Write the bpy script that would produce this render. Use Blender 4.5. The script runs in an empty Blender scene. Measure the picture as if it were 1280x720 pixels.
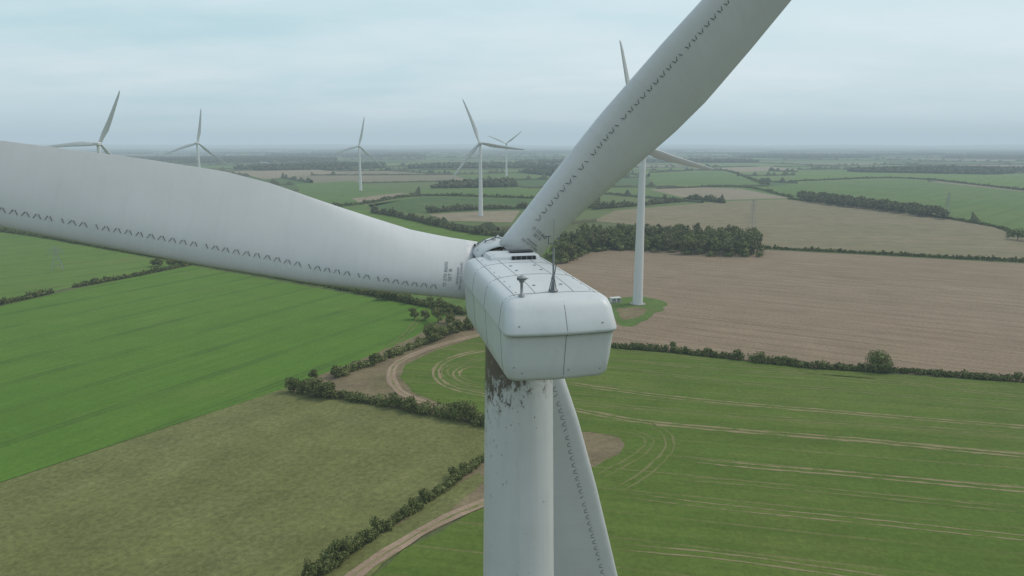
import bpy, bmesh, math, random
import numpy as np
from mathutils import Vector, Matrix, noise
from mathutils.bvhtree import BVHTree
rng=np.random.default_rng(7); random.seed(7)
scene=bpy.context.scene
H=70.0; PITCH=math.radians(11.31); F=900.0
# ------------------------------------------------------------------ survey helper: bearings -> ground coordinates (metres)
def G(u,v):
    r=(u-640)/F; d=(v-360)/F
    Y=math.cos(PITCH)-math.sin(PITCH)*d; Z=-math.sin(PITCH)-math.cos(PITCH)*d
    t=H/(-Z); return (r*t, Y*t)
def GP(l): return [G(*p) for p in l]
# ------------------------------------------------------------------ material helpers
def newmat(name):
    m=bpy.data.materials.new(name); m.use_nodes=True; nt=m.node_tree
    return m,nt,nt.nodes['Principled BSDF']
def N(nt,t,**kw):
    n=nt.nodes.new(t)
    for k,v in kw.items(): setattr(n,k,v)
    return n
def mixc(nt,fac,a,b,blend='MIX'):
    n=nt.nodes.new('ShaderNodeMix'); n.data_type='RGBA'; n.blend_type=blend
    for idx,val in ((0,fac),(6,a),(7,b)):
        if isinstance(val,(int,float)): n.inputs[idx].default_value=val
        elif isinstance(val,(tuple,list)): n.inputs[idx].default_value=(*val[:3],1)
        else: nt.links.new(val,n.inputs[idx])
    return n.outputs[2]
def mth(nt,op,a,b=None,clamp=False):
    n=nt.nodes.new('ShaderNodeMath'); n.operation=op; n.use_clamp=clamp
    for i,val in enumerate((a,b)):
        if val is None: continue
        if isinstance(val,(int,float)): n.inputs[i].default_value=val
        else: nt.links.new(val,n.inputs[i])
    return n.outputs[0]
def mrange(nt,v,a,b,c=0,d=1):
    n=nt.nodes.new('ShaderNodeMapRange'); nt.links.new(v,n.inputs[0])
    for i,x in enumerate((a,b,c,d)): n.inputs[i+1].default_value=x
    return n.outputs[0]
def noisef(nt,vec,scale,detail=4,rough=.55):
    n=nt.nodes.new('ShaderNodeTexNoise'); n.inputs['Scale'].default_value=scale
    n.inputs['Detail'].default_value=detail; n.inputs['Roughness'].default_value=rough
    if vec is not None: nt.links.new(vec,n.inputs['Vector'])
    return n.outputs['Fac']
def scaled(nt,vec,s):
    n=nt.nodes.new('ShaderNodeMapping'); n.inputs['Scale'].default_value=s; nt.links.new(vec,n.inputs[0]); return n.outputs[0]
def rotz(nt,vec,ang):
    n=nt.nodes.new('ShaderNodeVectorRotate'); n.rotation_type='Z_AXIS'; nt.links.new(vec,n.inputs[0]); n.inputs['Angle'].default_value=ang; return n.outputs[0]
def yel(c):
    """warmer, more yellow spring green for vegetation colours"""
    return (c[0]*1.20,c[1]*1.02,c[2]*1.12) if (c and c[1]>c[0]*1.05) else c
def field_mat(name,c1,c2,c3=None,ang=0.0,period=3.0,streak=.6,tram=None,tramc=None,tw=.05,blotch=.008,warp=6,tamt=.8,mid=.12,pair=False,patchc=None,grain=.24,pamt=.6):
    """c1/c2 blotches, anisotropic drilling streaks along ang, optional tramlines every <tram> m"""
    c1,c2,c3,tramc,patchc=[yel(c) for c in (c1,c2,c3,tramc,patchc)]
    m,nt,b=newmat(name)
    pos=N(nt,'ShaderNodeNewGeometry').outputs['Position']
    big=mrange(nt,noisef(nt,pos,blotch,6,.62),.36,.64)
    col=mixc(nt,big,c1,c2)
    if patchc:
        pm=mrange(nt,noisef(nt,pos,blotch*2.3,7,.7),.52,.68)
        col=mixc(nt,mth(nt,'MULTIPLY',pm,pamt),col,patchc)
    wn=nt.nodes.new('ShaderNodeTexNoise'); wn.inputs['Scale'].default_value=.006; nt.links.new(pos,wn.inputs['Vector'])
    ws=N(nt,'ShaderNodeVectorMath',operation='SCALE'); nt.links.new(wn.outputs['Color'],ws.inputs[0]); ws.inputs['Scale'].default_value=warp
    wa=N(nt,'ShaderNodeVectorMath',operation='ADD'); nt.links.new(pos,wa.inputs[0]); nt.links.new(ws.outputs[0],wa.inputs[1])
    rot=rotz(nt,wa.outputs[0],-ang)
    st=noisef(nt,scaled(nt,rot,(.012/period*3,1/period,1)),1.0,6,.75)
    st=mrange(nt,st,.38,.62)
    dark=tuple(x*.72 for x in c1)
    col=mixc(nt,mth(nt,'MULTIPLY',st,streak),col,c3 if c3 else dark)
    if tram:
        sx=N(nt,'ShaderNodeSeparateXYZ'); nt.links.new(rot,sx.inputs[0])
        fr=mth(nt,'FRACT',mth(nt,'DIVIDE',sx.outputs[1],tram))
        f2=mth(nt,'ABSOLUTE',mth(nt,'SUBTRACT',fr,.5))
        if pair: f2=mth(nt,'ABSOLUTE',mth(nt,'SUBTRACT',f2,1.0/tram))
        msk=mrange(nt,f2,tw,tw*.3)
        msk=mth(nt,'MULTIPLY',msk,mrange(nt,noisef(nt,pos,.03,6,.7),.36,.6,.12,tamt))
        col=mixc(nt,msk,col,tramc)
    fine=mrange(nt,noisef(nt,pos,.8,7,.82),.34,.66,1-grain,1+grain)
    med=mrange(nt,noisef(nt,pos,.07,6,.7),.35,.65,1-mid,1+mid)
    fine=mth(nt,'MULTIPLY',fine,med)
    vm=N(nt,'ShaderNodeVectorMath',operation='SCALE'); nt.links.new(col,vm.inputs[0]); nt.links.new(fine,vm.inputs['Scale'])
    nt.links.new(vm.outputs[0],b.inputs['Base Color'])
    b.inputs['Roughness'].default_value=.95; b.inputs['Specular IOR Level'].default_value=.1
    return m
def leaf_mat(name,a,bb,c):
    m,nt,b=newmat(name)
    g=N(nt,'ShaderNodeNewGeometry')
    n1=mrange(nt,noisef(nt,g.outputs['Position'],.14,4),.38,.62)
    col=mixc(nt,n1,a,bb)
    col=mixc(nt,mth(nt,'MULTIPLY',g.outputs['Random Per Island'],.85),col,c)
    nt.links.new(col,b.inputs['Base Color']); b.inputs['Roughness'].default_value=.8
    b.inputs['Specular IOR Level'].default_value=.15
    return m
def plain(name,c,r=.5,metal=0,var=.15,scale=3):
    m,nt,b=newmat(name)
    g=N(nt,'ShaderNodeTexCoord').outputs['Object']
    f=mrange(nt,noisef(nt,g,scale,5),.3,.7)
    col=mixc(nt,f,c,tuple(x*(1-var) for x in c))
    nt.links.new(col,b.inputs['Base Color']); b.inputs['Roughness'].default_value=r; b.inputs['Metallic'].default_value=metal
    return m
# ------------------------------------------------------------------ mesh helpers
def link(o,parent=None):
    scene.collection.objects.link(o)
    if parent: o.parent=parent
    return o
def mkmesh(name,verts,faces,mats,parent=None,smooth=False,loc=None):
    me=bpy.data.meshes.new(name); me.from_pydata([tuple(v) for v in verts],[],[tuple(f) for f in faces]); me.update()
    for m in (mats if isinstance(mats,list) else [mats]): me.materials.append(m)
    if smooth: me.polygons.foreach_set('use_smooth',[True]*len(me.polygons))
    o=bpy.data.objects.new(name,me); link(o,parent)
    if loc: o.location=loc
    return o
def fastquads(name,V,Q,mat,parent=None,midx=None):
    me=bpy.data.meshes.new(name); V=np.asarray(V,dtype=np.float32); Q=np.asarray(Q,dtype=np.int32)
    k=Q.shape[1]
    me.vertices.add(len(V)); me.vertices.foreach_set('co',V.ravel())
    me.loops.add(Q.size); me.loops.foreach_set('vertex_index',Q.ravel())
    me.polygons.add(len(Q)); me.polygons.foreach_set('loop_start',np.arange(0,Q.size,k,dtype=np.int32))
    for m in (mat if isinstance(mat,list) else [mat]): me.materials.append(m)
    if midx is not None: me.polygons.foreach_set('material_index',np.asarray(midx,dtype=np.int32))
    me.update(calc_edges=True); me.validate()
    o=bpy.data.objects.new(name,me); return link(o,parent)
def empty(name,loc=(0,0,0),rot=(0,0,0),parent=None):
    o=bpy.data.objects.new(name,None); o.location=loc; o.rotation_euler=rot; return link(o,parent)
def sheet(name,pts,z,mat,rough=0.0):
    if rough:
        out=[]
        for i in range(len(pts)):
            a=np.array(pts[i]);b=np.array(pts[(i+1)%len(pts)]); L=np.linalg.norm(b-a); n=int(min(60,max(1,L/4)))
            t=(b-a)/max(L,1e-6); nn=np.array([-t[1],t[0]])
            for k in range(n):
                p=a+(b-a)*k/n
                out.append(tuple(p+nn*rough*noise.noise(Vector((p[0]*.15,p[1]*.15,1.7)))*2))
        pts=out
    me=bpy.data.meshes.new(name); bm=bmesh.new()
    vs=[bm.verts.new((x,y,z)) for x,y in pts]; f=bm.faces.new(vs); bm.normal_update()
    if f.normal.z<0: f.normal_flip()
    bmesh.ops.triangulate(bm,faces=bm.faces[:]); bm.to_mesh(me); bm.free()
    me.materials.append(mat); o=bpy.data.objects.new(name,me); return link(o)
def catmull(P,step):
    P=[np.array(p,float) for p in P]; P=[2*P[0]-P[1]]+P+[2*P[-1]-P[-2]]; out=[]
    for i in range(1,len(P)-2):
        p0,p1,p2,p3=P[i-1:i+3]; n=max(2,int(np.linalg.norm(p2-p1)/step))
        for k in range(n):
            t=k/n; out.append(.5*((2*p1)+(-p0+p2)*t+(2*p0-5*p1+4*p2-p3)*t*t+(-p0+3*p1-3*p2+p3)*t**3))
    out.append(P[-2]); return np.array(out)
def ribbon(name,pts,w,z,mat,step=3,jit=.15,off=0.0):
    C=catmull(GP(pts),step); T=np.gradient(C,axis=0); T/=np.linalg.norm(T,axis=1)[:,None]+1e-9
    Nn=np.stack([-T[:,1],T[:,0]],1); n=len(C); C=C+Nn*off
    a=w/2*(1+jit*rng.standard_normal(n)); b=w/2*(1+jit*rng.standard_normal(n))
    tp=np.clip(np.minimum(np.arange(n),np.arange(n)[::-1])/4,0.1,1); a*=tp; b*=tp
    L=C+Nn*a[:,None]; R=C-Nn*b[:,None]
    V=[(x,y,z) for x,y in L]+[(x,y,z) for x,y in R]
    Fc=[(i,n+i,n+i+1,i+1) for i in range(n-1)]
    return mkmesh(name,V,Fc,mat)
def leaves(C,Rd,per,size):
    C=np.repeat(np.asarray(C,float),per,0); Rd=np.repeat(np.asarray(Rd,float),per,0); n=len(C)
    d=rng.standard_normal((n,3)); d/=np.linalg.norm(d,axis=1)[:,None]
    rad=rng.uniform(.5,1.0,n)**.5*rng.choice([1,1.0,1.18],n)
    p=C+d*Rd*rad[:,None]; ok=p[:,2]>.15; p=p[ok]; d=d[ok]
    n=len(p); nn=d+.7*rng.standard_normal((n,3)); nn/=np.linalg.norm(nn,axis=1)[:,None]
    t1=np.cross(nn,rng.standard_normal((n,3))); t1/=np.linalg.norm(t1,axis=1)[:,None]; t2=np.cross(nn,t1)
    s=size*rng.uniform(.45,1.2,(n,1))
    V=np.stack([p+t1*s*rng.uniform(.3,.7,(n,1)),p+t2*s*rng.uniform(.3,.6,(n,1)),p-t1*s*rng.uniform(.3,.7,(n,1)),p-t2*s*rng.uniform(.3,.6,(n,1))],1).reshape(-1,3)
    return V,np.arange(4*n).reshape(-1,4)
def cores(C,Rd,k=.6):
    base=[];F=[]
    for j,ph in enumerate((-.8,0,.8)):
        for i in range(6):
            a=i*math.pi/3; base.append((math.cos(a)*math.cos(ph),math.sin(a)*math.cos(ph),math.sin(ph)))
    for j in range(2):
        for i in range(6): F.append((j*6+i,j*6+(i+1)%6,(j+1)*6+(i+1)%6,(j+1)*6+i))
    F+=[(12,13,14,15),(15,16,17,12)]
    base=np.array(base);F=np.array(F); C=np.asarray(C,float);Rd=np.asarray(Rd,float)
    V=(C[:,None,:]+base[None]*Rd[:,None,:]*k).reshape(-1,3)
    Q=(F[None]+np.arange(len(C))[:,None,None]*18).reshape(-1,4)
    return V,Q
def merge(parts):
    Vs=[];Qs=[];o=0
    for V,Q in parts:
        Vs.append(V);Qs.append(Q+o);o+=len(V)
    return np.concatenate(Vs),np.concatenate(Qs)
def hedge(name,pts,h,w,mat,leaf=.55,dens=1.0,gap=0.0,bushy=.35,par=None):
    C=catmull(GP(pts),max(.9,w*.45)); c=[];r=[]
    for i,(x,y) in enumerate(C):
        nz=noise.noise(Vector((x*.05,y*.05,3.1)))
        if gap and noise.noise(Vector((x*.07,y*.07,9)))>.5-gap: continue
        hh=h*(1+bushy*nz*1.8+bushy*.5*rng.standard_normal()); hh=max(hh,.45*h)
        ww=w*.5*(1+.3*rng.standard_normal()); ww=max(ww,.3*w)
        c.append((x+rng.normal()*w*.15,y+rng.normal()*w*.15,hh*.45)); r.append((ww,ww,hh*.55))
        if rng.random()<.3*bushy:
            c.append((x+rng.normal()*w*.4,y+rng.normal()*w*.4,hh*.95)); r.append((ww*.8,ww*.8,hh*.45))
    area=4*w*h; per=int(max(8,min(160,area/leaf**2*1.1*dens)))
    V,Q=merge([leaves(c,r,per,leaf*1.4),cores(c,r)])
    return fastquads(name,V,Q,mat,par)
def pip(x,y,poly):
    ins=False;j=len(poly)-1
    for i in range(len(poly)):
        xi,yi=poly[i];xj,yj=poly[j]
        if (yi>y)!=(yj>y) and x<(xj-xi)*(y-yi)/(yj-yi)+xi: ins=not ins
        j=i
    return ins
def tube(P,R,n=6):
    V=[];Fc=[]
    for i,p in enumerate(P):
        p=Vector(p); t=(Vector(P[min(i+1,len(P)-1)])-Vector(P[max(i-1,0)])).normalized()
        a=t.orthogonal().normalized(); b=t.cross(a)
        for k in range(n):
            q=p+(a*math.cos(2*math.pi*k/n)+b*math.sin(2*math.pi*k/n))*R[i]; V.append(tuple(q))
    for i in range(len(P)-1):
        for k in range(n): Fc.append((i*n+k,i*n+(k+1)%n,(i+1)*n+(k+1)%n,(i+1)*n+k))
    return V,Fc
def treeparts(x,y,h,cw,leaf,lob=9,per=50):
    tp=[(x,y,0),(x+rng.normal()*.1,y,h*.25),(x+rng.normal()*.2,y+rng.normal()*.2,h*.55),(x,y,h*.8)]
    V,Fc=tube(tp,[h*.035,h*.026,h*.018,h*.006])
    cs=[];rs=[]
    for k in range(lob):
        a=k*2.4+rng.random(); rr=cw*.5*rng.uniform(.25,.75); zz=h*rng.uniform(.38,.82)
        if k==0: rr=0; zz=h*.85
        c=(x+math.cos(a)*rr,y+math.sin(a)*rr,zz); q=cw*rng.uniform(.15,.26)
        cs.append(c); rs.append((q,q,q*rng.uniform(.7,.95)))
        v2,f2=tube([(x,y,h*rng.uniform(.25,.45)),((x+c[0])/2,(y+c[1])/2,zz*.8),c],[h*.014,h*.009,h*.003],4)
        Fc+=[tuple(i+len(V) for i in f) for f in f2]; V+=v2
    return (V,Fc),leaves(cs,rs,per,leaf),cores(cs,rs,.42)
# ------------------------------------------------------------------ materials
def paint_mat(name,base,dirt,dirt_amt=.35,rough=.42,kind='blade'):
    m,nt,b=newmat(name)
    co=N(nt,'ShaderNodeTexCoord').outputs['Object']
    n1=mrange(nt,noisef(nt,co,.5,5,.6),.35,.7)
    col=mixc(nt,mth(nt,'MULTIPLY',n1,dirt_amt),base,dirt)
    if kind=='blade':
        st=mrange(nt,noisef(nt,scaled(nt,co,(.35,.35,5)),1.0,4,.6),.5,.8)
        col=mixc(nt,mth(nt,'MULTIPLY',st,.22),col,dirt)
        sp=mrange(nt,noisef(nt,co,7,7,.72),.67,.74)
        col=mixc(nt,mth(nt,'MULTIPLY',sp,.25),col,(.3,.29,.26))
        sx=N(nt,'ShaderNodeSeparateXYZ'); nt.links.new(co,sx.inputs[0])
        rt=mrange(nt,sx.outputs[2],2.3,1.1)
        gm=mrange(nt,mth(nt,'ADD',noisef(nt,scaled(nt,co,(1,1,.6)),3.5,8,.75),mth(nt,'MULTIPLY',rt,.12)),.65,.75)
        col=mixc(nt,mth(nt,'MULTIPLY',mth(nt,'MULTIPLY',gm,rt),.8),col,(.12,.08,.05))
    if kind=='tower':
        sx=N(nt,'ShaderNodeSeparateXYZ'); nt.links.new(co,sx.inputs[0])
        st=mrange(nt,noisef(nt,scaled(nt,co,(2.2,2.2,.12)),1.0,4,.6),.48,.75)
        col=mixc(nt,mth(nt,'MULTIPLY',st,.3),col,dirt)
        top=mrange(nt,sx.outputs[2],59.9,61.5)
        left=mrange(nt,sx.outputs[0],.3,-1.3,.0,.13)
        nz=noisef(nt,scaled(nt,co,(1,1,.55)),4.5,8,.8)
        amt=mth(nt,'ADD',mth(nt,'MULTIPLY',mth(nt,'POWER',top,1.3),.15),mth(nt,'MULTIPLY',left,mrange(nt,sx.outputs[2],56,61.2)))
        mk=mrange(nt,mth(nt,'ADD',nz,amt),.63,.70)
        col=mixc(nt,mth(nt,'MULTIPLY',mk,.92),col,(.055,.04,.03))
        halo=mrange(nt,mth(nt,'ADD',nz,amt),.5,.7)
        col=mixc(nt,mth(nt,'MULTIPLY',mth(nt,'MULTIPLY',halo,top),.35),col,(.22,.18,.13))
        v=nt.nodes.new('ShaderNodeTexVoronoi'); v.inputs['Scale'].default_value=3.6; nt.links.new(scaled(nt,co,(1,1,.6)),v.inputs['Vector'])
        dot=mrange(nt,v.outputs['Distance'],.12,.06)
        gate=mrange(nt,noisef(nt,co,1.1,2),.46,.56)
        low=mrange(nt,sx.outputs[2],51,60,.1,.85)
        col=mixc(nt,mth(nt,'MULTIPLY',mth(nt,'MULTIPLY',dot,gate),low),col,(.10,.075,.05))
    if kind=='nacelle':
        st=mrange(nt,noisef(nt,scaled(nt,co,(2.5,2.5,.5)),1.0,5,.65),.5,.75)
        col=mixc(nt,mth(nt,'MULTIPLY',st,.3),col,dirt)
        sp=mrange(nt,noisef(nt,co,9,6,.7),.63,.72)
        col=mixc(nt,mth(nt,'MULTIPLY',sp,.4),col,(.27,.25,.21))
    if kind=='hub':
        nz=noisef(nt,co,1.6,8,.75); mk=mrange(nt,nz,.49,.58)
        col=mixc(nt,mk,col,(.09,.055,.035))
    nt.links.new(col,b.inputs['Base Color'])
    b.inputs['Roughness'].default_value=rough; b.inputs['Specular IOR Level'].default_value=.4
    return m
m_blade=paint_mat('blade_gelcoat',(.565,.575,.575),(.42,.43,.43),.28)
m_tower=paint_mat('tower_paint',(.56,.57,.565),(.41,.415,.40),.3,kind='tower')
m_towerfar=paint_mat('tower_paint_clean',(.62,.63,.625),(.48,.48,.475),.2,kind='plain')
m_nac=paint_mat('nacelle_gelcoat',(.60,.62,.62),(.45,.465,.46),.3,kind='nacelle')
m_hub=paint_mat('greasy_hub',(.55,.57,.57),(.38,.38,.38),.4,kind='hub')
m_dark=plain('dark_vent',(.02,.022,.024),.6)
m_seam=plain('panel_seam',(.17,.18,.19),.7)
m_vg=plain('vortex_generator_plastic',(.17,.18,.19),.6)
m_galv=plain('galvanised_steel',(.20,.21,.22),.5,.5)
m_steel=plain('grey_steel',(.30,.31,.32),.5,.3)
m_bark=plain('bark',(.06,.045,.032),.9)
m_concrete=plain('concrete',(.3,.29,.27),.9)
# ------------------------------------------------------------------ blade
def interp(x,xs,ys): return float(np.interp(x,xs,ys))
def chord(r): return interp(r,[1.1,2.5,4,6,8,10,12,15,20,30,40,44,45],[2.32,2.34,2.5,2.95,3.4,3.74,3.88,3.68,3.2,2.4,1.5,.9,.15])
def leoff(r): return interp(r,[1.1,2.5,5,8,12,16,20,30,45],[1.16,1.17,1.27,1.36,1.24,1.00,.74,.5,.15])
def airf(r): return interp(r,[2.2,10],[0,1])
def pitchb(r): return math.radians(interp(r,[1,10,20,45],[19,18,14,9]))
def blade_mesh(name,ns,rs):
    V=[];Fc=[]
    for r in rs:
        c=chord(r);le=leoff(r);a=airf(r);a=a*a*(3-2*a);b=pitchb(r);tc=interp(r,[6,12,20,45],[.42,.30,.24,.16])
        for k in range(ns):
            th=2*math.pi*k/ns; u=(1-math.cos(th))/2; sg=math.sin(th)
            yt=5*tc*(.2969*math.sqrt(u)-.126*u-.3516*u*u+.2843*u**3-.1036*u**4)*c
            y_air=(-1 if sg>=0 else 1)*yt - .025*c*4*u*(1-u)
            y_cir=-sg*c/2
            y=y_cir*(1-a)+y_air*a
            x=le-u*c
            X=-x*math.cos(b)+y*math.sin(b)
            Y=-x*math.sin(b)+y*math.cos(b)
            V.append((X,Y,r))
    n=len(rs)
    for i in range(n-1):
        for k in range(ns): Fc.append((i*ns+k,(i+1)*ns+k,(i+1)*ns+(k+1)%ns,i*ns+(k+1)%ns))
    Fc.append(tuple(range(ns))); Fc.append(tuple((n-1)*ns+k for k in reversed(range(ns))))
    me=bpy.data.meshes.new(name); me.from_pydata(V,[],Fc); me.update()
    bm=bmesh.new(); bm.from_mesh(me); bmesh.ops.recalc_face_normals(bm,faces=bm.faces[:]); bm.to_mesh(me)
    me.materials.append(m_blade); me.polygons.foreach_set('use_smooth',[True]*len(me.polygons))
    bvh=BVHTree.FromBMesh(bm); bm.free()
    return me,bvh
rs_fine=sorted(set([round(x,2) for x in np.concatenate([np.arange(1.1,24,.6),np.arange(24,44,1.5)])]+[44,44.5,44.8,45]))
me_blade,bvh_blade=blade_mesh('blade',56,rs_fine)
me_blade_far,_=blade_mesh('blade_far',16,[1.1,2.5,5,8,12,16,20,30,40,44,45])
def onblade(x,r,off=.012):
    h=bvh_blade.ray_cast(Vector((x,-8,r)),Vector((0,1,0)))
    if h[0] is None: return None
    return h[0]+h[1]*off if h[1].y<0 else h[0]-h[1]*off
V=[];Fc=[]
def strip_on_blade(p,q,w,off,fin=.05):
    (x0,r0),(x1,r1)=p,q; dx,dr=x1-x0,r1-r0; L=math.hypot(dx,dr); nx,nr=-dr/L*w/2,dx/L*w/2
    pts=[onblade(x0+nx,r0+nr,off),onblade(x0-nx,r0-nr,off),onblade(x1-nx,r1-nr,off),onblade(x1+nx,r1+nr,off)]
    if any(a is None for a in pts): return
    i=len(V); V.extend([tuple(a) for a in pts]); Fc.append((i,i+1,i+2,i+3))
    m0=onblade(x0,r0,off); m1=onblade(x1,r1,off); m2=onblade(x1,r1,off+fin)
    if m0 and m1 and m2:
        i=len(V); V.extend([tuple(m0),tuple(m1),tuple(m2)]); Fc.append((i,i+1,i+2))
r=3.0
while r<27:
    b=pitchb(r); x=-(leoff(r)-.25*chord(r))*math.cos(b)-.08
    j=random.uniform(-.015,.015)
    strip_on_blade((x-.09,r-.13+j),(x+.09,r-.03),.028,.01)
    if random.random()<.8: strip_on_blade((x-.09,r+.14),(x+.09,r+.04+j),.020,.01)
    r+=.40
me_vg=bpy.data.meshes.new('vortex_generators'); me_vg.from_pydata(V,[],Fc); me_vg.materials.append(m_vg)
def text_mesh(txt,size,cx,cr,name):
    cu=bpy.data.curves.new(name,'FONT'); cu.body=txt; cu.size=size; cu.align_x='CENTER'; cu.align_y='CENTER'
    o=bpy.data.objects.new(name,cu); scene.collection.objects.link(o)
    dg=bpy.context.evaluated_depsgraph_get(); me=bpy.data.meshes.new_from_object(o.evaluated_get(dg))
    bpy.data.objects.remove(o)
    for v in me.vertices:
        p=onblade(cx+v.co.x,cr+v.co.y,.012)
        v.co = p if p else Vector((cx+v.co.x,-1.2,cr+v.co.y))
    me.materials.clear(); me.materials.append(m_seam); return me
me_t1=text_mesh("WARNING\nDO NOT STAND",.14,-.1,1.95,'warning_text')
me_t2=text_mesh("O 270 8605\nSET B",.2,-.1,2.45,'serial_text')
# ------------------------------------------------------------------ turbines
def loft_rings(rings,cap0=True,cap1=True):
    n=len(rings[0]);V=[p for r in rings for p in r];Fc=[]
    for i in range(len(rings)-1):
        for k in range(n): Fc.append((i*n+k,i*n+(k+1)%n,(i+1)*n+(k+1)%n,(i+1)*n+k))
    if cap0: Fc.append(tuple(reversed(range(n))))
    if cap1: Fc.append(tuple((len(rings)-1)*n+k for k in range(n)))
    return V,Fc
def rrect(x0,x1,y0,y1,rr,rf,z,n=8,bulge=0.0):
    P=[]
    for cx,cy,a0,R in ((x1-rf,y1-rf,0,rf),(x0+rf,y1-rf,90,rf),(x0+rr,y0+rr,180,rr),(x1-rr,y0+rr,270,rr)):
        for k in range(n+1):
            a=math.radians(a0+90*k/n); P.append([cx+R*math.cos(a),cy+R*math.sin(a),z])
        if a0==180:
            for k in range(1,8):
                t=k/8; P.append([cx+(x1-2*rr-x0)*t,y0-bulge*math.sin(math.pi*t),z])
    return [tuple(p) for p in P]
NR,NF=-6.15,3.1
RZ=65.42; HW=1.78
def ring_at(dz):
    y0=interp(dz,[0,.05,.15,.35,.93,.99,1.04,1.1,1.2,2.45,2.58,2.66],[NR+.85,NR+.62,NR+.44,NR+.28,NR-.02,NR-.02,NR+.02,NR+.11,NR+.15,NR+.40,NR+.5,NR+.72])
    hw=interp(dz,[0,.05,.14,.34,.93,1.02,1.08,2.1,2.5,2.6,2.66],[HW-.42,HW-.28,HW-.16,HW-.08,HW,HW,HW-.05,HW-.10,HW-.15,HW-.25,HW-.42])
    y1=interp(dz,[0,.1,.4,2.3,2.66],[NF-.35,NF-.15,NF,NF,NF-.2])
    return rrect(-hw,hw,y0,y1,.34,.5,RZ-dz,bulge=.10)
def build_nacelle(parent):
    lv=[2.66,2.63,2.58,2.45,2.0,1.5,1.2,1.10,1.08,1.04,1.02,.99,.96,.93,.6,.34,.24,.14,.09,.05,.02,0]
    rings=[ring_at(d) for d in lv]
    base=rings[-1]; cx=0; cy=(NR+NF)/2
    for k,(s,dz) in enumerate(((.93,.035),(.82,.07),(.6,.11),(.3,.14),(.05,.15))):
        rings.append([((x-cx)*s+cx,(y-cy)*(1-(1-s)*.9)+cy,RZ+dz) for x,y,z in base])
    V,Fc=loft_rings(rings)
    o=mkmesh('nacelle_shell',V,Fc,m_nac,parent,True)
    bm=bmesh.new(); bm.from_mesh(o.data); bmesh.ops.recalc_face_normals(bm,faces=bm.faces[:]); bm.to_mesh(o.data)
    bvh=BVHTree.FromBMesh(bm); bm.free()
    SV=[];SF=[]
    def seam(pts,dirv,rad=.012,n=24):
        out=[]
        for i in range(len(pts)-1):
            a=Vector(pts[i]);b=Vector(pts[i+1])
            for k in range(n+(i==len(pts)-2)):
                p=a.lerp(b,k/n); h=bvh.ray_cast(p,Vector(dirv))
                if h[0]: out.append(h[0])
        if len(out)>1:
            v,f=tube(out,[rad]*len(out),5); f=[tuple(i+len(SV) for i in q) for q in f]; SV.extend(v); SF.extend(f)
    zt=RZ+2
    for y in (-5.1,-2.4,.2): seam([(-1.7,y,zt),(1.7,y,zt)],(0,0,-1))
    for y in (-5.1,-2.4,.2):
        seam([(-4,y,RZ-.12),(-4,y,RZ-2.5)],(1,0,0),.009); seam([(4,y,RZ-.12),(4,y,RZ-2.5)],(-1,0,0),.009)
    for x in (-.62,.62): seam([(x,-5.1,zt),(x,1.0,zt)],(0,0,-1),.01,60)
    for x in (-1.3,1.3): seam([(x,-5.2,zt),(x,2.6,zt)],(0,0,-1),.01,60)
    seam([(0.1,-9,RZ-.12),(0.1,-9,RZ-2.5)],(0,1,0),.01)
    seam([(-1.6,-9,RZ-1.06),(1.6,-9,RZ-1.06)],(0,1,0),.012,40)
    mkmesh('panel_seams',SV,SF,m_seam,parent)
    BV=[];BF=[]
    def box(c,s,VV,FF):
        i=len(VV)
        for dx in(-1,1):
            for dy in(-1,1):
                for dz in(-1,1):
                    VV.append((c[0]+dx*s[0]/2,c[1]+dy*s[1]/2,c[2]+dz*s[2]/2))
        FF.extend([tuple(i+k for k in f) for f in((0,1,3,2),(4,6,7,5),(0,4,5,1),(2,3,7,6),(0,2,6,4),(1,5,7,3))])
    for y in np.arange(-4.9,2.6,.9):
        for x in(-1.2,1.2):
            h=bvh.ray_cast(Vector((x,y,zt)),Vector((0,0,-1)))
            if h[0]: box((x,y,h[0].z+.005),(.035,.035,.025),BV,BF)
    for x in(-.45,.45):
        for y in(-4.2,-3.2,-1.6,-.6):
            h=bvh.ray_cast(Vector((x,y,zt)),Vector((0,0,-1)))
            if h[0]: box((x,y,h[0].z+.01),(.10,.04,.04),BV,BF)
    for x,dz in((-1.45,2.1),(-1.2,2.3),(1.3,2.3),(1.25,.75),(-1.35,.75),(.25,2.25)):
        h=bvh.ray_cast(Vector((x,-9,RZ-dz)),Vector((0,1,0)))
        if h[0]: box(tuple(h[0]),(.04,.04,.04),BV,BF)
    mkmesh('roof_bolts',BV,BF,m_steel,parent)
    r0=RZ+.08
    prof=[(1.0,0),(1.08,.17),(1.35,.27),(2.5,.22),(2.9,0)]
    rings=[]
    for x,s in((-.95,.0),(-.88,.75),(-.7,1),(.95,1),(1.1,.75),(1.17,0)):
        rings.append([(x,y+(1-s)*.08,r0-.04+z*s) for y,z in prof])
    V,Fc=loft_rings(rings); ho=mkmesh('roof_vent_housing',V,Fc,m_nac,parent)
    bmd=ho.modifiers.new('bv','BEVEL'); bmd.width=.03; bmd.segments=2
    V=[];Fc=[]
    box((.42,1.045,r0+.10),(.95,.16,.13),V,Fc); mkmesh('roof_vent_opening',V,Fc,m_dark,parent)
    V=[];Fc=[]
    for k in range(4): box((.08+.22*k,.955,r0+.10),(.02,.02,.13),V,Fc)
    mkmesh('roof_vent_louvres',V,Fc,m_steel,parent)
    V=[];Fc=[]; box((.45,1.75,RZ+.345),(.95,.55,.03),V,Fc); mkmesh('roof_hatch',V,Fc,m_dark,parent)
    mast=empty('met_mast',(-.02,-5.0,RZ+.06),(0,0,0),parent)
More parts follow.
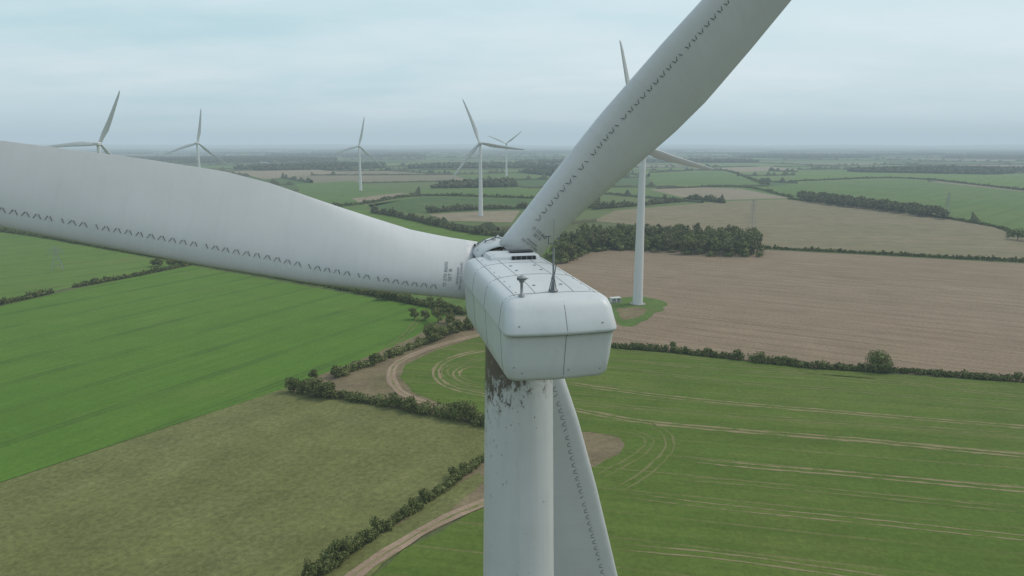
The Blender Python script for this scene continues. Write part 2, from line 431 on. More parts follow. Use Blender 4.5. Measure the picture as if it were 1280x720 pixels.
    v,f=tube([(0,0,0),(0,0,.04),(0,0,.05),(0,0,.3),(0,0,.32),(0,0,1.35),(0,0,1.36),(0,0,2.25)],[.15,.15,.09,.045,.032,.028,.012,.008],12)
    mkmesh('mast_pole',v,f,m_galv,mast,True)
    V=[];Fc=[]
    for q in(((-.17,0,1.5),(.17,0,1.5)),((-.17,0,1.5),(-.17,0,1.72)),((.17,0,1.5),(.17,0,1.66)),((0,-.12,0),(0,0,.6)),((.12,.06,0),(0,0,.6)),((-.12,.06,0),(0,0,.6)),((.0,0,.32),(.1,0,.9))):
        v,f=tube([q[0],q[1]],[.016,.016],6); Fc+=[tuple(i+len(V) for i in t) for t in f]; V+=v
    box((.17,.03,1.68),(.03,.2,.05),V,Fc); box((-.17,0,1.74),(.12,.12,.04),V,Fc)
    mkmesh('wind_sensors',V,Fc,m_galv,mast)
    bc=empty('aviation_beacon',(-1.10,-5.3,RZ),(0,0,0),parent)
    v,f=tube([(0,0,-.1),(0,0,.05),(0,0,.06),(0,0,.42),(0,0,.44),(0,0,.5),(0,0,.51),(0,0,.60),(0,0,.62),(0,0,.66)],[.10,.10,.045,.045,.08,.08,.145,.145,.11,.02],16)
    mkmesh('beacon_lamp',v,f,m_steel,bc,True)
    v,f=tube([(0,0,.535),(0,0,.58)],[.151,.151],16); mkmesh('beacon_lens',v,f,m_galv,bc)
    v,f=tube([(0,0,RZ-2.85),(0,0,RZ-2.6)],[1.36,1.45],40); mkmesh('yaw_skirt',v,f,m_dark,parent,True)
def hub_mesh(parent,seg=32,mat=m_hub):
    prof=[(-1.35,.6),(-1.3,1.05),(-.9,1.35),(0,1.5),(.8,1.4),(1.5,1.0),(1.95,.5),(2.1,.05)]
    v=[];f=[]
    for y,R in prof:
        for k in range(seg):
            a=2*math.pi*k/seg; v.append((R*math.cos(a),y,R*math.sin(a)))
    for i in range(len(prof)-1):
        for k in range(seg): f.append((i*seg+k,(i+1)*seg+k,(i+1)*seg+(k+1)%seg,i*seg+(k+1)%seg))
    f.append(tuple(range(seg))); f.append(tuple((len(prof)-1)*seg+k for k in reversed(range(seg))))
    return mkmesh('hub_spinner',v,f,mat,parent,True)
def tower(parent,h,r0,r1,seg,mat):
    zs=np.linspace(0,h,24)
    v,f=tube([(0,0,z) for z in zs],[r0+(r1-r0)*z/h for z in zs],seg)
    mkmesh('tower',v,f,mat,parent,True)
    v,f=tube([(0,0,-.3),(0,0,.25),(0,0,.26)],[r0+1.2,r0+1.2,.1],24); mkmesh('foundation',v,f,m_concrete,parent)
YAW=math.radians(12.0)
T=empty('wind_turbine',(.27,27.0,0),(0,0,YAW))
tower(T,62.75,2.3,1.30,64,m_tower)
build_nacelle(T)
rot=empty('rotor',(0.16,4.75,64.3),(math.radians(5),0,0),T)
hub_mesh(rot,40)
V,Fc=tube([(0,-2.0,-.1),(0,-1.0,0)],[1.0,1.2],32); mkmesh('main_bearing',V,Fc,m_hub,rot,True)
V=[];Fc=[]
for (a0,a1,a2) in (((-.9,-.2,1.3),(-.5,-.5,1.7),(-.1,-.4,1.45)),((-.6,-.1,1.4),(-.2,-.3,1.75),(.2,-.2,1.4)),((-1.1,.2,1.1),(-.9,-.1,1.5),(-.5,0,1.5))):
    v,f=tube([a0,tuple((Vector(a0)+Vector(a1))/2+Vector((0,0,.1))),a1,tuple((Vector(a2)+Vector(a1))/2+Vector((0,0,.1))),a2],[.025]*5,8); Fc+=[tuple(i+len(V) for i in t) for t in f]; V+=v
mkmesh('pitch_cables',V,Fc,m_galv,rot,True)
V=[];Fc=[]; n1,n2=10,14
for i in range(n1):
    for k in range(n2):
        a=math.radians(78+62*k/(n2-1)); y=-.95+1.5*i/(n1-1); R=1.66-.18*abs((i/(n1-1))*2-1)**2.2-.10*abs((k/(n2-1))*2-1)**3
        V.append((R*math.cos(a),y,R*math.sin(a)))
for i in range(n1-1):
    for k in range(n2-1): Fc.append((i*n2+k,i*n2+k+1,(i+1)*n2+k+1,(i+1)*n2+k))
hc=mkmesh('hub_cover',V,Fc,m_nac,rot,True); sm=hc.modifiers.new('s','SOLIDIFY'); sm.thickness=.05
for i,ph in enumerate((170,50,288.6)):
    bo=bpy.data.objects.new('blade_%d'%(i+1),me_blade); link(bo,rot); bo.rotation_euler=(0,math.radians(90-ph),0)
    for me,nm in((me_vg,'vortex_generators'),(me_t1,'warning_text'),(me_t2,'serial_text')):
        o=bpy.data.objects.new(nm,me); link(o,bo)
    v,f=tube([(0,0,1.0),(0,0,1.12),(0,0,1.13),(0,0,1.3)],[1.22,1.22,1.19,1.18],48); mkmesh('root_collar',v,f,m_hub,bo,True)
    V=[];Fc=[]
    for k in range(36):
        a=2*math.pi*k/36; v,f=tube([(1.2*math.cos(a),1.2*math.sin(a),1.12),(1.2*math.cos(a),1.2*math.sin(a),1.2)],[.03,.03],6)
        Fc+=[tuple(i2+len(V) for i2 in t) for t in f]; V+=v
    mkmesh('root_bolts',V,Fc,m_galv,bo)
nv,nf=loft_rings([[(x,y,z-64.3) for x,y,z in ring_at(d)] for d in (2.66,2.3,1.0,.3,.05,0)])
me_nacfar=bpy.data.meshes.new('nacelle_far'); me_nacfar.from_pydata(nv,[],nf); me_nacfar.materials.append(m_towerfar)
for (x,y,hh,ph,yw) in ((G(797,380)[0],G(797,380)[1],69.0,106.5,24),((130-640)/900*572,575,70.5,65,14),((250-640)/900*950,960,71.5,80,14),
                       (G(451,238)[0],G(451,238)[1],67,78,12),(G(601,270)[0],G(601,270)[1],71,112,8),(G(633,220)[0],G(633,220)[1],71,38,10)):
    t=empty('wind_turbine',(x,y,0),(0,0,math.radians(yw)))
    tower(t,hh-1.2,2.25,1.3,20,m_towerfar)
    o=bpy.data.objects.new('nacelle_shell',me_nacfar); link(o,t); o.location=(0,0,hh)
    r_=empty('rotor',(0,4.6,hh),(math.radians(5),0,0),t); hub_mesh(r_,14,m_towerfar)
    for i in range(3):
        bo=bpy.data.objects.new('blade_%d'%(i+1),me_blade_far); link(bo,r_); bo.rotation_euler=(0,math.radians(90-ph-120*i),0)
# ------------------------------------------------------------------ ground
def ang(p,q):
    a=G(*p);b=G(*q); return math.atan2(b[1]-a[1],b[0]-a[0])
m_ground=field_mat('ground_grass',(.08,.12,.04),(.10,.12,.05),None,0.3,4,.5)
m_brightgreen=field_mat('wheat_bright',(.072,.165,.020),(.088,.182,.026),(.060,.142,.017),ang((200,520),(500,410)),2.5,.6,24,(.055,.118,.02),.05,tamt=.9,pair=True,patchc=(.11,.17,.035),mid=.06,grain=.16)
m_brightgreen2=field_mat('wheat_bright_b',(.082,.165,.026),(.105,.185,.035),(.07,.14,.022),ang((0,350),(200,325)),2.5,.5,24,(.06,.115,.022),.05,pair=True,patchc=(.13,.175,.05),mid=.06,grain=.16)
m_pasture=field_mat('rough_pasture',(.118,.148,.046),(.142,.163,.060),(.097,.125,.036),ang((100,640),(300,560)),1.4,.6,None,None,blotch=.014,patchc=(.155,.160,.072),mid=.13,grain=.34)
m_cropR=field_mat('spring_barley',(.078,.138,.022),(.098,.150,.03),(.062,.115,.017),ang((860,575),(1290,612)),4,.8,9.3,(.16,.155,.06),.045,blotch=.012,warp=9,tamt=.9,patchc=(.125,.155,.042),mid=.08,grain=.2)
m_tilled=field_mat('tilled_soil',(.218,.158,.106),(.186,.138,.090),(.268,.202,.140),ang((800,350),(1280,395)),2.6,.9,9,(.155,.13,.072),.08,blotch=.006,patchc=(.255,.192,.132),tamt=.85,mid=.06,grain=.24)
m_tilled2=field_mat('stubble',(.205,.168,.102),(.155,.15,.073),(.235,.185,.122),ang((800,290),(1280,300)),5,.8,22,(.14,.14,.068),.07,blotch=.005,patchc=(.25,.195,.13))
m_headland=field_mat('headland_soil',(.18,.135,.082),(.15,.13,.062),(.215,.165,.108),0.5,1.5,.6,None,blotch=.04,patchc=(.10,.13,.04),mid=.2,pamt=.5)
m_track=field_mat('dirt_track',(.30,.215,.15),(.26,.18,.125),(.33,.25,.18),0,1.2,.5,None,blotch=.1)
def line_mat(name,soil,green,thr):
    m,nt,b=newmat(name); pos=N(nt,'ShaderNodeNewGeometry').outputs['Position']
    f=mrange(nt,noisef(nt,pos,.16,8,.8),thr-.07,thr+.07); col=mixc(nt,f,yel(green),soil)
    nt.links.new(col,b.inputs['Base Color']); b.inputs['Roughness'].default_value=.95; b.inputs['Specular IOR Level'].default_value=.1; return m
m_tramA=line_mat('tramline_bare',(.245,.20,.11),(.10,.145,.034),.46)
m_tramB=line_mat('tramline_faint',(.165,.165,.062),(.088,.142,.03),.48)
gx=22000
mkmesh('ground',[(-gx,-gx,-.06),(gx,-gx,-.06),(gx,gx,-.06),(-gx,gx,-.06)],[(0,1,2,3)],m_ground)
hand=[]
def fld(name,pts,z,mat,rough=0.0):
    p=GP(pts); hand.append(p); return sheet(name,p,z,mat,rough)
m_g3=field_mat('grass_mid',(.078,.15,.032),(.10,.168,.044),None,.8,5,.4,24,(.06,.11,.024),.05,pair=True,patchc=(.12,.165,.05))
m_g4=field_mat('crop_mid_dark',(.055,.11,.03),(.075,.13,.038),None,.2,5,.4)
m_tan=field_mat('seedbed_pale',(.27,.22,.15),(.23,.19,.125),None,.4,5,.4)
fld('left_fallow_field',[(-700,262),(230,290),(530,350),(640,372),(640,400),(530,383),(240,330),(20,292),(-700,240)],.0,m_g3)
fld('crop_field_small',[(-500,330),(-200,262),(20,292),(100,305),(185,320),(237,330),(95,358),(0,379),(-300,445)],.03,m_brightgreen2)
fld('crop_field_bright',[(-300,447),(0,383),(95,361),(240,332),(530,384),(560,395),(520,420),(460,446),(372,480),(0,603),(-400,760),(-900,700)],.03,m_brightgreen)
fld('pasture',[(-400,762),(0,604),(372,480),(366,490),(440,500),(606,532),(606,572),(560,608),(500,650),(440,690),(392,724),(300,800),(0,1300),(-900,1300)],.03,m_pasture)
fld('headland',[(372,480),(460,446),(520,420),(560,395),(640,400),(760,420),(775,520),(795,548),(778,600),(605,632),(500,684),(440,724),(330,830),(290,810),(392,724),(440,690),(500,650),(560,608),(606,572),(606,532),(440,500),(366,490)],.06,m_headland)
fld('verge',[(500,690),(420,760),(360,840),(290,810),(392,726),(440,692),(500,652),(560,610),(600,590),(606,600),(560,640)],.08,m_pasture,.8)
fld('crop_field_striped',[(600,420),(690,424),(770,436),(850,443),(1010,461),(1290,480),(1900,515),(2100,1300),(340,1300),(300,900),(446,735),(505,688),(607,634),(700,596),(745,582),(772,568),(783,556),(774,547),(740,541),(690,537),(610,520),(560,508),(515,490),(500,472),(508,456),(545,438)],.10,m_cropR,.5)
fld('ploughed_field',[(700,322),(760,312),(950,312),(1290,330),(1900,352),(2000,515),(1290,478),(1010,459),(850,441),(770,434),(650,420),(600,402),(640,370)],.03,m_tilled)
fld('stubble_field',[(742,276),(770,263),(900,252),(985,249),(1100,261),(1240,283),(1262,292),(1290,300),(1500,315),(1500,338),(1290,326),(950,309),(945,297)],.03,m_tilled2)
fld('turbine_verge',[(752,374),(775,371),(800,371),(822,374),(831,379),(827,387),(815,394),(803,403),(790,409),(776,408),(766,400),(758,388)],.06,m_g3,1.5)
fld('turbine_hardstanding',[(772,386),(785,384),(800,384),(810,387),(806,393),(795,398),(780,400),(774,395)],.09,m_headland,1.0)
fld('meadow_far_right',[(930,236),(1010,228),(1130,224),(1400,252),(1450,300),(1290,296),(1240,281),(1180,268),(1100,258),(1000,246)],.03,m_g3)
fld('meadow_far_right',[(990,226),(1000,214),(1280,219),(1600,232),(1600,262),(1400,250),(1130,222)],.03,m_brightgreen2)
fld('seedbed',[(812,237),(860,233),(925,236),(990,248),(900,250),(850,246)],.05,m_tan)
fld('crop_field_mid',[(812,217),(900,214),(960,232),(812,234)],.03,m_g3)
fld('seedbed',[(868,211),(960,208),(1000,212),(930,215)],.05,m_tan)
fld('crop_field_near_wood',[(455,262),(480,266),(600,292),(700,300),(690,330),(560,318),(470,290),(380,262)],.03,m_brightgreen2)
fld('seedbed',[(535,268),(600,264),(650,263),(640,278),(560,276)],.05,m_tan)
fld('crop_field_mid',[(370,230),(440,226),(520,246),(450,262),(380,262)],.03,m_g3)
fld('seedbed',[(440,248),(500,241),(520,244),(455,256)],.05,m_tan)
fld('seedbed',[(290,214),(400,212),(430,216),(330,224)],.05,m_tan)
fld('crop_field_mid',[(460,256),(530,246),(690,250),(740,262),(600,264),(535,266),(470,266)],.03,m_g4)
fld('crop_field_mid',[(520,236),(640,234),(700,238),(690,250),(530,245)],.05,m_g3)
def track(pts,w):
    ribbon('farm_track',pts,w,.14,m_track,jit=.12)
    ribbon('track_grass_strip',pts,w*.2,.16,m_tramA,jit=.5)
track([(640,412),(592,421),(545,433),(500,452),(489,471),(505,493),(555,511),(612,526),(690,541)],3.0)
track([(330,860),(400,760),(445,718),(502,680),(560,648),(607,628),(690,592),(745,573)],2.8)
def wheel(pts,mat,w=.65,sp=.95):
    for o in(-sp,sp): ribbon('tramline',pts,w,.13,mat,jit=.4,off=o,step=2)
wheel([(640,437),(590,441),(556,452),(545,466),(558,482),(605,494),(720,513),(800,527),(900,537),(1080,551),(1290,571),(1700,605)],m_tramA,.95)
wheel([(600,455),(575,462),(572,472),(600,482)],m_tramA)
wheel([(640,447),(600,450),(562,459),(556,468),(575,480),(605,488),(700,499),(820,512),(1000,525),(1290,545)],m_tramB)
wheel([(700,478),(770,488),(900,503),(1290,535),(1700,565)],m_tramA,.65)
wheel([(760,449),(900,462),(1080,474),(1290,497),(1700,525)],m_tramB,.9)
wheel([(765,460),(900,476),(1080,490),(1290,513),(1700,545)],m_tramB,.7)
wheel([(770,437),(900,452),(1010,466),(1290,486)],m_tramB)
wheel([(855,575),(960,585),(1050,592),(1290,614),(1700,650)],m_tramA,.6)
wheel([(780,619),(900,634),(1080,652),(1290,674),(1700,715)],m_tramA,.4)
wheel([(840,598),(960,607),(1290,640)],m_tramB,.5)
wheel([(770,684),(900,696),(1060,718),(1290,752)],m_tramA,.4)
wheel([(805,528),(832,542),(836,562),(815,585),(790,603),(765,616)],m_tramB)
wheel([(770,537),(800,543),(812,552),(800,568),(765,588),(740,600)],m_tramB,.6)
wheel([(470,446),(505,420),(530,392)],m_tramB)
# ------------------------------------------------------------------ vegetation near
m_leafA=leaf_mat('hedge_leaves',(.060,.088,.02),(.093,.12,.03),(.165,.17,.065))
m_leafB=leaf_mat('spring_leaves',(.095,.13,.028),(.13,.15,.04),(.20,.20,.085))
m_leafC=leaf_mat('woodland_leaves',(.08,.095,.038),(.11,.13,.04),(.18,.165,.09))
m_leafF=leaf_mat('far_woodland_leaves',(.055,.07,.03),(.07,.09,.035),(.105,.105,.055))
hedge('hedge',[(-200,262),(20,292),(100,305),(185,320),(240,329)],2.3,2.6,m_leafA,.7)
hedge('hedge',[(240,329),(380,353),(530,382),(578,393)],2.6,3.0,m_leafA,.6)
hedge('hedge',[(238,331),(170,345),(95,359)],1.9,2.2,m_leafA,.6)
hedge('hedge',[(65,366),(0,381),(-150,412)],2.2,2.4,m_leafA,.6)
hedge('hedge',[(366,490),(400,495),(440,500),(520,514),(610,533)],2.9,3.4,m_leafA,.42,bushy=.6,gap=.08)
hedge('hedge',[(415,474),(470,453),(530,430),(585,410)],2.2,2.8,m_leafB,.45,gap=.3,bushy=.5)
hedge('hedge',[(607,572),(560,608),(500,650),(440,690),(392,722),(300,800)],1.6,2.0,m_leafA,.28,bushy=.6)
hedge('hedge',[(700,424),(768,434),(850,441),(1010,459),(1150,467),(1290,478),(1700,503)],1.8,2.4,m_leafA,.45,gap=.03)
hedge('hedge',[(945,310),(1100,318),(1290,328),(1600,342)],1.7,2.2,m_leafA,.7)
hedge('hedge',[(742,262),(800,257),(870,251),(905,254)],5,6,m_leafC,1.2,bushy=.5)
hedge('hedge',[(465,266),(500,272),(585,291),(640,296)],4.5,4,m_leafC,1.0,bushy=.5)
hedge('hedge',[(985,249),(1100,261),(1240,283),(1265,296)],2.0,3,m_leafA,1.1)
hedge('hedge',[(535,266),(600,262),(650,261),(740,260)],4,5,m_leafC,1.2,bushy=.5)
hedge('hedge',[(820,236),(925,234),(990,247)],2.2,4,m_leafA,1.6)
hedge('hedge',[(380,262),(455,255),(530,245),(690,249)],3,4,m_leafA,1.5)
hedge('hedge',[(812,216),(900,213),(960,232)],3,5,m_leafA,2.0)
hedge('hedge',[(985,227),(1130,223),(1300,240),(1500,258)],2.5,4,m_leafA,1.8)
def grove(name,items,leaf,mat,lob=8,per=45):
    root=empty(name); W=[];WF=[];parts=[]
    for (x,y,h,cw) in items:
        (v,f),L,C=treeparts(x,y,h,cw,leaf,lob,per)
        WF+=[tuple(i+len(W) for i in t) for t in f]; W+=v; parts+=[L,C]
    mkmesh('trunks_and_limbs',W,WF,m_bark,root)
    V,Q=merge(parts); fastquads('crowns',V,Q,mat,root)
def fillpoly(pts,sp,hr,cr):
    P=GP(pts); xs=[p[0] for p in P]; ys=[p[1] for p in P]; out=[]
    for x in np.arange(min(xs),max(xs),sp):
        for y in np.arange(min(ys),max(ys),sp):
            a=x+rng.normal()*sp*.35;b=y+rng.normal()*sp*.35
            if pip(a,b,P): out.append((a,b,rng.uniform(*hr),rng.uniform(*cr)))
    return out
belt=fillpoly([(688,331),(705,310),(735,298),(800,298),(900,300),(948,303),(948,318),(930,321),(860,318),(790,313),(740,313),(715,326)],6.5,(7,14),(6,11))
grove('woodland_belt',belt[::2],1.1,m_leafC,8,50); grove('woodland_belt',belt[1::2],1.1,m_leafB,8,50)
under=[(x+rng.normal()*2,y-2+rng.normal()*2,rng.uniform(2.5,5),rng.uniform(5,8)) for x,y,_,_ in belt]
c=[(x,y,h*.45) for x,y,h,w_ in under]; r_=[(w_*.5,w_*.5,h*.55) for x,y,h,w_ in under]
V,Q=merge([leaves(c,r_,50,1.1),cores(c,r_)]); fastquads('understorey_shrubs',V,Q,m_leafA)
grove('woodland_belt',fillpoly([(998,247),(1030,249),(1180,270),(1182,275),(1100,264),(1000,252)],8,(7,11),(8,12)),1.8,m_leafC,7,30)
def along(pts,sp,hr,cr,j=1.5):
    C=catmull(GP(pts),sp); return [(x+rng.normal()*j,y+rng.normal()*j,rng.uniform(*hr),rng.uniform(*cr)) for x,y in C]
grove('roadside_trees',along([(525,398),(545,404),(580,412)],4,(4,7),(4,7),3)+along([(540,425),(560,416),(582,410)],4,(3.5,6),(4,6),2)+[(*G(543,428),6.5,7.5)],.6,m_leafB,9,90)
grove('hedgerow_trees',along([(372,490),(395,494),(410,496)],3.2,(3.5,5.5),(4,6),1)+[(*G(420,472),3.4,4),(*G(468,456),3.6,4.5),(*G(392,474),3,3),(*G(512,514),3.6,4.5),(*G(570,522),4,4.5),(*G(590,528),4,4)],.45,m_leafA,9,120)
grove('hedgerow_trees',[(*G(197,333),4.5,8),(*G(215,334),4.5,8),(*G(228,332),4,7),(*G(480,375),4.5,6),(*G(1272,300),8,14),(*G(1290,302),8,14)],.8,m_leafA,9,80)
grove('hedgerow_trees',[(*G(440,690),2.4,3.0),(*G(425,706),2.2,3),(*G(410,716),2.2,3),(*G(530,622),1.8,2.4)],.27,m_leafB,9,120)
root=empty('oak_tree'); x,y=G(1099,463)
(v,f),L,C=treeparts(x,y,6.2,8.4,.42,18,190)
mkmesh('trunk_and_limbs',v,f,m_bark,root); V,Q=merge([L,C]); fastquads('crown',V,Q,m_leafB,root)
# ------------------------------------------------------------------ far countryside
fm=[field_mat('parcel_a',(.08,.145,.036),(.10,.16,.045),None,.3,6,.4),field_mat('parcel_b',(.058,.11,.034),(.07,.125,.04),None,1.1,6,.4),
    field_mat('parcel_c',(.10,.165,.045),(.115,.18,.055),None,.6,6,.3),field_mat('parcel_d',(.215,.18,.12),(.18,.16,.10),None,.2,6,.4),
    field_mat('parcel_e',(.12,.14,.06),(.14,.145,.07),None,.9,6,.4),field_mat('parcel_f',(.09,.14,.042),(.105,.15,.05),None,.4,6,.4)]
A=math.radians(17); ca,sa=math.cos(A),math.sin(A); sx,sy=430,330
def node(i,j):
    r_=random.Random(i*1009+j*9176); a=(i+r_.uniform(-.3,.3)+.35*math.sin(j*.9))*sx; b=(j+r_.uniform(-.28,.28)+.3*math.sin(i*.7))*sy
    return (a*ca-b*sa, a*sa+b*ca)
V=[];Q=[];MI=[];hp=[];woods=[];idx={}
def nid(i,j):
    if (i,j) not in idx: idx[(i,j)]=len(V); V.append((*node(i,j),-.03))
    return idx[(i,j)]
for i in range(-30,40):
    for j in range(-8,42):
        c=node(i,j)
        if c[1]<560 or c[1]>13000 or abs(c[0])>c[1]*.85+1200: continue
        Q.append((nid(i,j),nid(i+1,j),nid(i+1,j+1),nid(i,j+1)))
        MI.append(random.choices(range(6),(26,22,18,10,10,14))[0])
        for d in((1,0),(0,1)):
            if random.random()<.85: hp.append((c,node(i+d[0],j+d[1])))
        if random.random()<(.10 if c[1]<3500 else .17) and c[1]>1900: woods.append((c,node(i+1,j),node(i+1,j+1),node(i,j+1)))
fastquads('farmland',V,Q,fm,midx=MI)
HV=[];HQ=[]
nearhand=[h for h in hand]
def inhand(x,y): return y<2600 and any(pip(x,y,h) for h in nearhand)
for a,b in hp:
    a=np.array(a);b=np.array(b);L=np.linalg.norm(b-a); step=7 if a[1]<2200 else (14 if a[1]<5000 else 40)
    n=int(L/step); t=(b-a)/L; nn=np.array([-t[1],t[0]]); prev=None
    ht=random.uniform(1.6,3.5); tr=random.random()<.45
    for k in range(n+1):
        p=a+t*L*k/n+nn*math.sin(k*.11)*4
        if inhand(*p) or p[1]<520: prev=None; continue
        h=ht*random.uniform(.7,1.3)+(random.uniform(3,9) if (random.random()<(.35 if tr else .06)) else 0); w=2.2*random.uniform(.8,1.3)+(h>5)*1.5
        i0=len(HV); HV+=[(*(p-nn*w),0),(*(p-nn*w*.7),h*.75),(*(p+nn*w*.2),h),(*(p+nn*w),0)]
        if prev is not None:
            for m_ in range(3): HQ.append((prev+m_,i0+m_,i0+m_+1,prev+m_+1))
        prev=i0
fastquads('distant_hedges',HV,HQ,m_leafF)
C=[];R=[]
def wood(poly,sp,h):
    xs=[p[0] for p in poly]; ys=[p[1] for p in poly]
    for x in np.arange(min(xs),max(xs),sp):
        for y in np.arange(min(ys),max(ys),sp):
            a=x+rng.normal()*sp*.3;b=y+rng.normal()*sp*.3
            if pip(a,b,poly) and not inhand(a,b):
                hh=h*rng.uniform(.7,1.25); C.append((a,b,hh*.5)); R.append((sp*.7,sp*.7,hh*.55))
for w in woods:
    cx=sum(p[0] for p in w)/4; cy=sum(p[1] for p in w)/4; s=random.uniform(.5,1.0); sy_=random.uniform(.3,.8)
    wood([(cx+(p[0]-cx)*s*1.3,cy+(p[1]-cy)*sy_) for p in w],14 if cy<4500 else 26,12)
for pl in ([(535,236),(560,233),(640,229),(645,234),(560,239)],[(640,262),(690,255),(745,250),(745,258),(690,264)],[(290,212),(400,206),(480,206),(480,210),(380,215)],[(650,216),(720,212),(780,214),(700,221)],[(1060,214),(1180,211),(1300,214),(1250,218),(1100,218)],[(150,200),(300,197),(420,199),(420,203),(200,204)]):
    wood(GP(pl),9,9)
V,Q=merge([leaves(C,R,14,6.5),cores(C,R,.9)]); fastquads('distant_woodland',V,Q,m_leafF)
HVv=[];HF=[]
n=360
for k,(rad,base) in enumerate(((11500,0),(13500,34),(15500,62),(18500,70))):
    for i in range(n+1):
        a=math.radians(20+140*i/n); z=base*(.8+.45*noise.noise(Vector((math.cos(a)*9,math.sin(a)*9,k*.4)))+.08*noise.noise(Vector((math.cos(a)*90,math.sin(a)*90,k))))
        HVv.append((rad*math.cos(a),rad*math.sin(a),z-.1))
for k in range(3):
    for i in range(n): HF.append((k*(n+1)+i,(k+1)*(n+1)+i,(k+1)*(n+1)+i+1,k*(n+1)+i+1))
m_hills=field_mat('hill_cover',(.06,.085,.035),(.13,.15,.07),(.045,.06,.03),.1,90,.7,blotch=.0012)
mkmesh('distant_hills',HVv,HF,m_hills)
# ------------------------------------------------------------------ pylons, kiosk, farmsteads
def pylon(u,v,h):
    x,y=G(u,v); o=empty('electricity_pylon',(x,y,0),(0,0,.5)); V=[];Fc=[]
    def bar(a,b,r=.09):
        vv,ff=tube([a,b],[r,r],4); Fc.extend([tuple(i+len(V) for i in t) for t in ff]); V.extend(vv)
    lv=[(0,3.0),(h*.3,2.0),(h*.55,1.2),(h*.72,.9),(h*.86,.8),(h,.15)]
    for (z0,w0),(z1,w1) in zip(lv,lv[1:]):
        cs=[(-1,-1),(1,-1),(1,1),(-1,1)]
        for q in range(4):
            a=cs[q];b=cs[(q+1)%4]
            bar((a[0]*w0,a[1]*w0,z0),(a[0]*w1,a[1]*w1,z1)); bar((a[0]*w0,a[1]*w0,z0),(b[0]*w1,b[1]*w1,z1),.06); bar((b[0]*w0,b[1]*w0,z0),(a[0]*w1,a[1]*w1,z1),.06)
    for z,L in((h*.72,3.4),(h*.83,4),(h*.94,2.6)):
        for s in(-1,1): bar((0,0,z+.9),(s*L,0,z),.08); bar((0,0,z),(s*L,0,z),.08); bar((s*L,0,z),(s*L,0,z-1.6),.07)
    mkmesh('lattice',V,Fc,m_steel,o)
pylon(940,285,24); pylon(1183,272,24); pylon(72,337,13)
m_kiosk=plain('kiosk_grp',(.6,.6,.56),.6); m_roofg=plain('barn_roof',(.2,.2,.2),.8); m_brick=plain('brick',(.22,.15,.11),.9); m_barn=plain('barn_cladding',(.24,.25,.22),.8)
def boxo(name,c,s,mat,par,bev=.05):
    V=[(c[0]+a*s[0]/2,c[1]+b*s[1]/2,c[2]+d*s[2]/2) for a in(-1,1) for b in(-1,1) for d in(-1,1)]
    o=mkmesh(name,V,[(0,1,3,2),(4,6,7,5),(0,4,5,1),(2,3,7,6),(0,2,6,4),(1,5,7,3)],mat,par)
    md=o.modifiers.new('b','BEVEL'); md.width=bev; return o
x,y=G(769,378); k=empty('transformer_kiosk',(x,y,.06),(0,0,.3))
boxo('plinth',(0,0,.1),(5.0,3.0,.2),m_concrete,k); boxo('cabinet',(0,0,1.15),(4.6,2.6,1.9),m_kiosk,k)
boxo('roof_cap',(0,0,2.2),(4.9,2.9,.16),m_kiosk,k)
for q in(-1.15,1.15): boxo('door',(q,-1.33,1.1),(1.7,.06,1.6),m_steel,k,.01)
for q in(-1.5,-.8,.8,1.5): boxo('door_vent',(q,-1.375,1.5),(.45,.03,.35),m_dark,k,.005)
def barn(u,v,L,W,h,wall,rz):
    x,y=G(u,v); k=empty('farm_barn',(x,y,0),(0,0,rz))
    boxo('walls',(0,0,h/2),(L,W,h),wall,k,.02)
    e=W/2+.5; V=[(-L/2-.4,-e,h-.1),(L/2+.4,-e,h-.1),(L/2+.4,0,h+W*.28),(-L/2-.4,0,h+W*.28),(-L/2-.4,e,h-.1),(L/2+.4,e,h-.1)]
    mkmesh('roof',V,[(0,1,2,3),(3,2,5,4)],m_roofg,k)
    V2=[(s*(L/2-.01),q,z) for s in(-1,1) for q,z in((-W/2,h),(W/2,h),(0,h+W*.26))]; mkmesh('gables',V2,[(0,1,2),(3,5,4)],wall,k)
    boxo('door',(0,-W/2-.04,h*.4),(W*.3,.08,h*.8),m_dark,k,.01)
for a in ((1104,213,26,14,5,m_kiosk,.2),(1116,214,18,10,4.5,m_brick,.5),(705,208,30,16,6,m_barn,.1),(330,206,26,14,6,m_brick,.4)): barn(*a)
# ------------------------------------------------------------------ haze: homogeneous volume over the countryside, its emission stands in for scattered light
hz=mkmesh('emissive_haze',[(a*21500,b*21500,c) for a in(-1,1) for b in(-1,1) for c in(-5,330)],[(0,1,3,2),(4,6,7,5),(0,4,5,1),(2,3,7,6),(0,2,6,4),(1,5,7,3)],[])
m=bpy.data.materials.new('emissive_haze'); m.use_nodes=True; nt=m.node_tree; nt.nodes.clear()
out=N(nt,'ShaderNodeOutputMaterial'); ab=N(nt,'ShaderNodeVolumeAbsorption'); em=N(nt,'ShaderNodeEmission'); ad=N(nt,'ShaderNodeAddShader')
D=1.6e-4; ab.inputs['Color'].default_value=(0,0,0,1); ab.inputs['Density'].default_value=D
em.inputs['Color'].default_value=(.43,.55,.62,1); em.inputs['Strength'].default_value=D
nt.links.new(ab.outputs[0],ad.inputs[0]); nt.links.new(em.outputs[0],ad.inputs[1]); nt.links.new(ad.outputs[0],out.inputs['Volume'])
hz.data.materials.append(m)
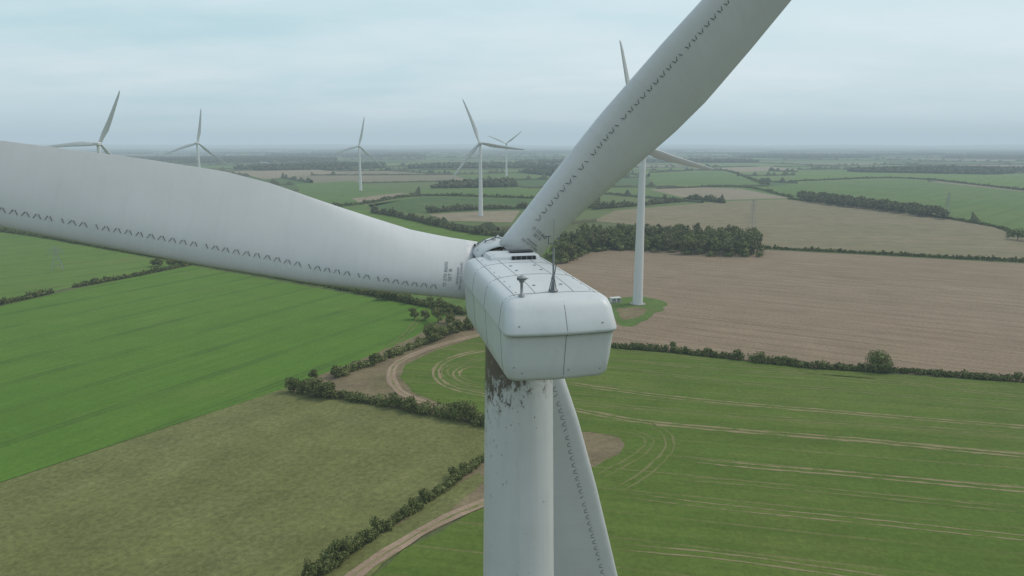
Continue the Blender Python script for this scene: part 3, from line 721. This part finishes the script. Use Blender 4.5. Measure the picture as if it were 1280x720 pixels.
# ------------------------------------------------------------------ sky + sun
SE=math.radians(48); SR=math.radians(70)
w=bpy.data.worlds.new('World'); scene.world=w; w.use_nodes=True; nt=w.node_tree
bg=nt.nodes['Background']; sky=N(nt,'ShaderNodeTexSky'); sky.sky_type='NISHITA'; sky.sun_disc=False; sky.sun_elevation=SE; sky.sun_rotation=SR; sky.air_density=1.5; sky.dust_density=2.5
tc=N(nt,'ShaderNodeTexCoord').outputs['Generated']
sp=N(nt,'ShaderNodeSeparateXYZ'); nt.links.new(tc,sp.inputs[0])
den=mth(nt,'ADD',mth(nt,'MAXIMUM',sp.outputs[2],0.0),.14)
dv=N(nt,'ShaderNodeVectorMath',operation='DIVIDE'); cb=N(nt,'ShaderNodeCombineXYZ'); nt.links.new(den,cb.inputs[0]);nt.links.new(den,cb.inputs[1]);cb.inputs[2].default_value=1
nt.links.new(tc,dv.inputs[0]); nt.links.new(cb.outputs[0],dv.inputs[1])
c1=noisef(nt,scaled(nt,dv.outputs[0],(.36,.75,.3)),.9,7,.52)
c2=noisef(nt,scaled(nt,dv.outputs[0],(1.2,1.2,.3)),1.2,6,.55)
cc=mth(nt,'ADD',mth(nt,'MULTIPLY',c1,.78),mth(nt,'MULTIPLY',c2,.22))
cl=mrange(nt,cc,.38,.60)
cloud=mixc(nt,cl,(4.9,6.9,7.6),(7.6,8.6,9.0))
rt=mrange(nt,sp.outputs[0],-.4,.45)
cloud=mixc(nt,mth(nt,'MULTIPLY',rt,.40),cloud,(8.0,8.9,9.3))
cover=mrange(nt,sp.outputs[2],.35,.95,.90,.4)
col=mixc(nt,cover,sky.outputs[0],cloud)
nt.links.new(col,bg.inputs[0]); bg.inputs[1].default_value=.11
sd=bpy.data.lights.new('sun','SUN'); sd.energy=1.5; sd.angle=math.radians(14); sd.color=(1,.95,.87)
so=bpy.data.objects.new('sun',sd); link(so)
d=Vector((math.sin(SR)*math.cos(SE),math.cos(SR)*math.cos(SE),math.sin(SE))); so.rotation_euler=d.to_track_quat('Z','Y').to_euler()
so.location=(200,100,300)
# ------------------------------------------------------------------ camera
cd=bpy.data.cameras.new('camera'); cd.sensor_width=36; cd.lens=F/1280*36; cd.clip_end=60000; cd.clip_start=.1
co=bpy.data.objects.new('camera',cd); link(co); co.location=(0,0,H); co.rotation_euler=(math.pi/2-PITCH,0,0)
scene.camera=co
scene.view_settings.view_transform='Standard'; scene.view_settings.look='None'; scene.view_settings.exposure=0
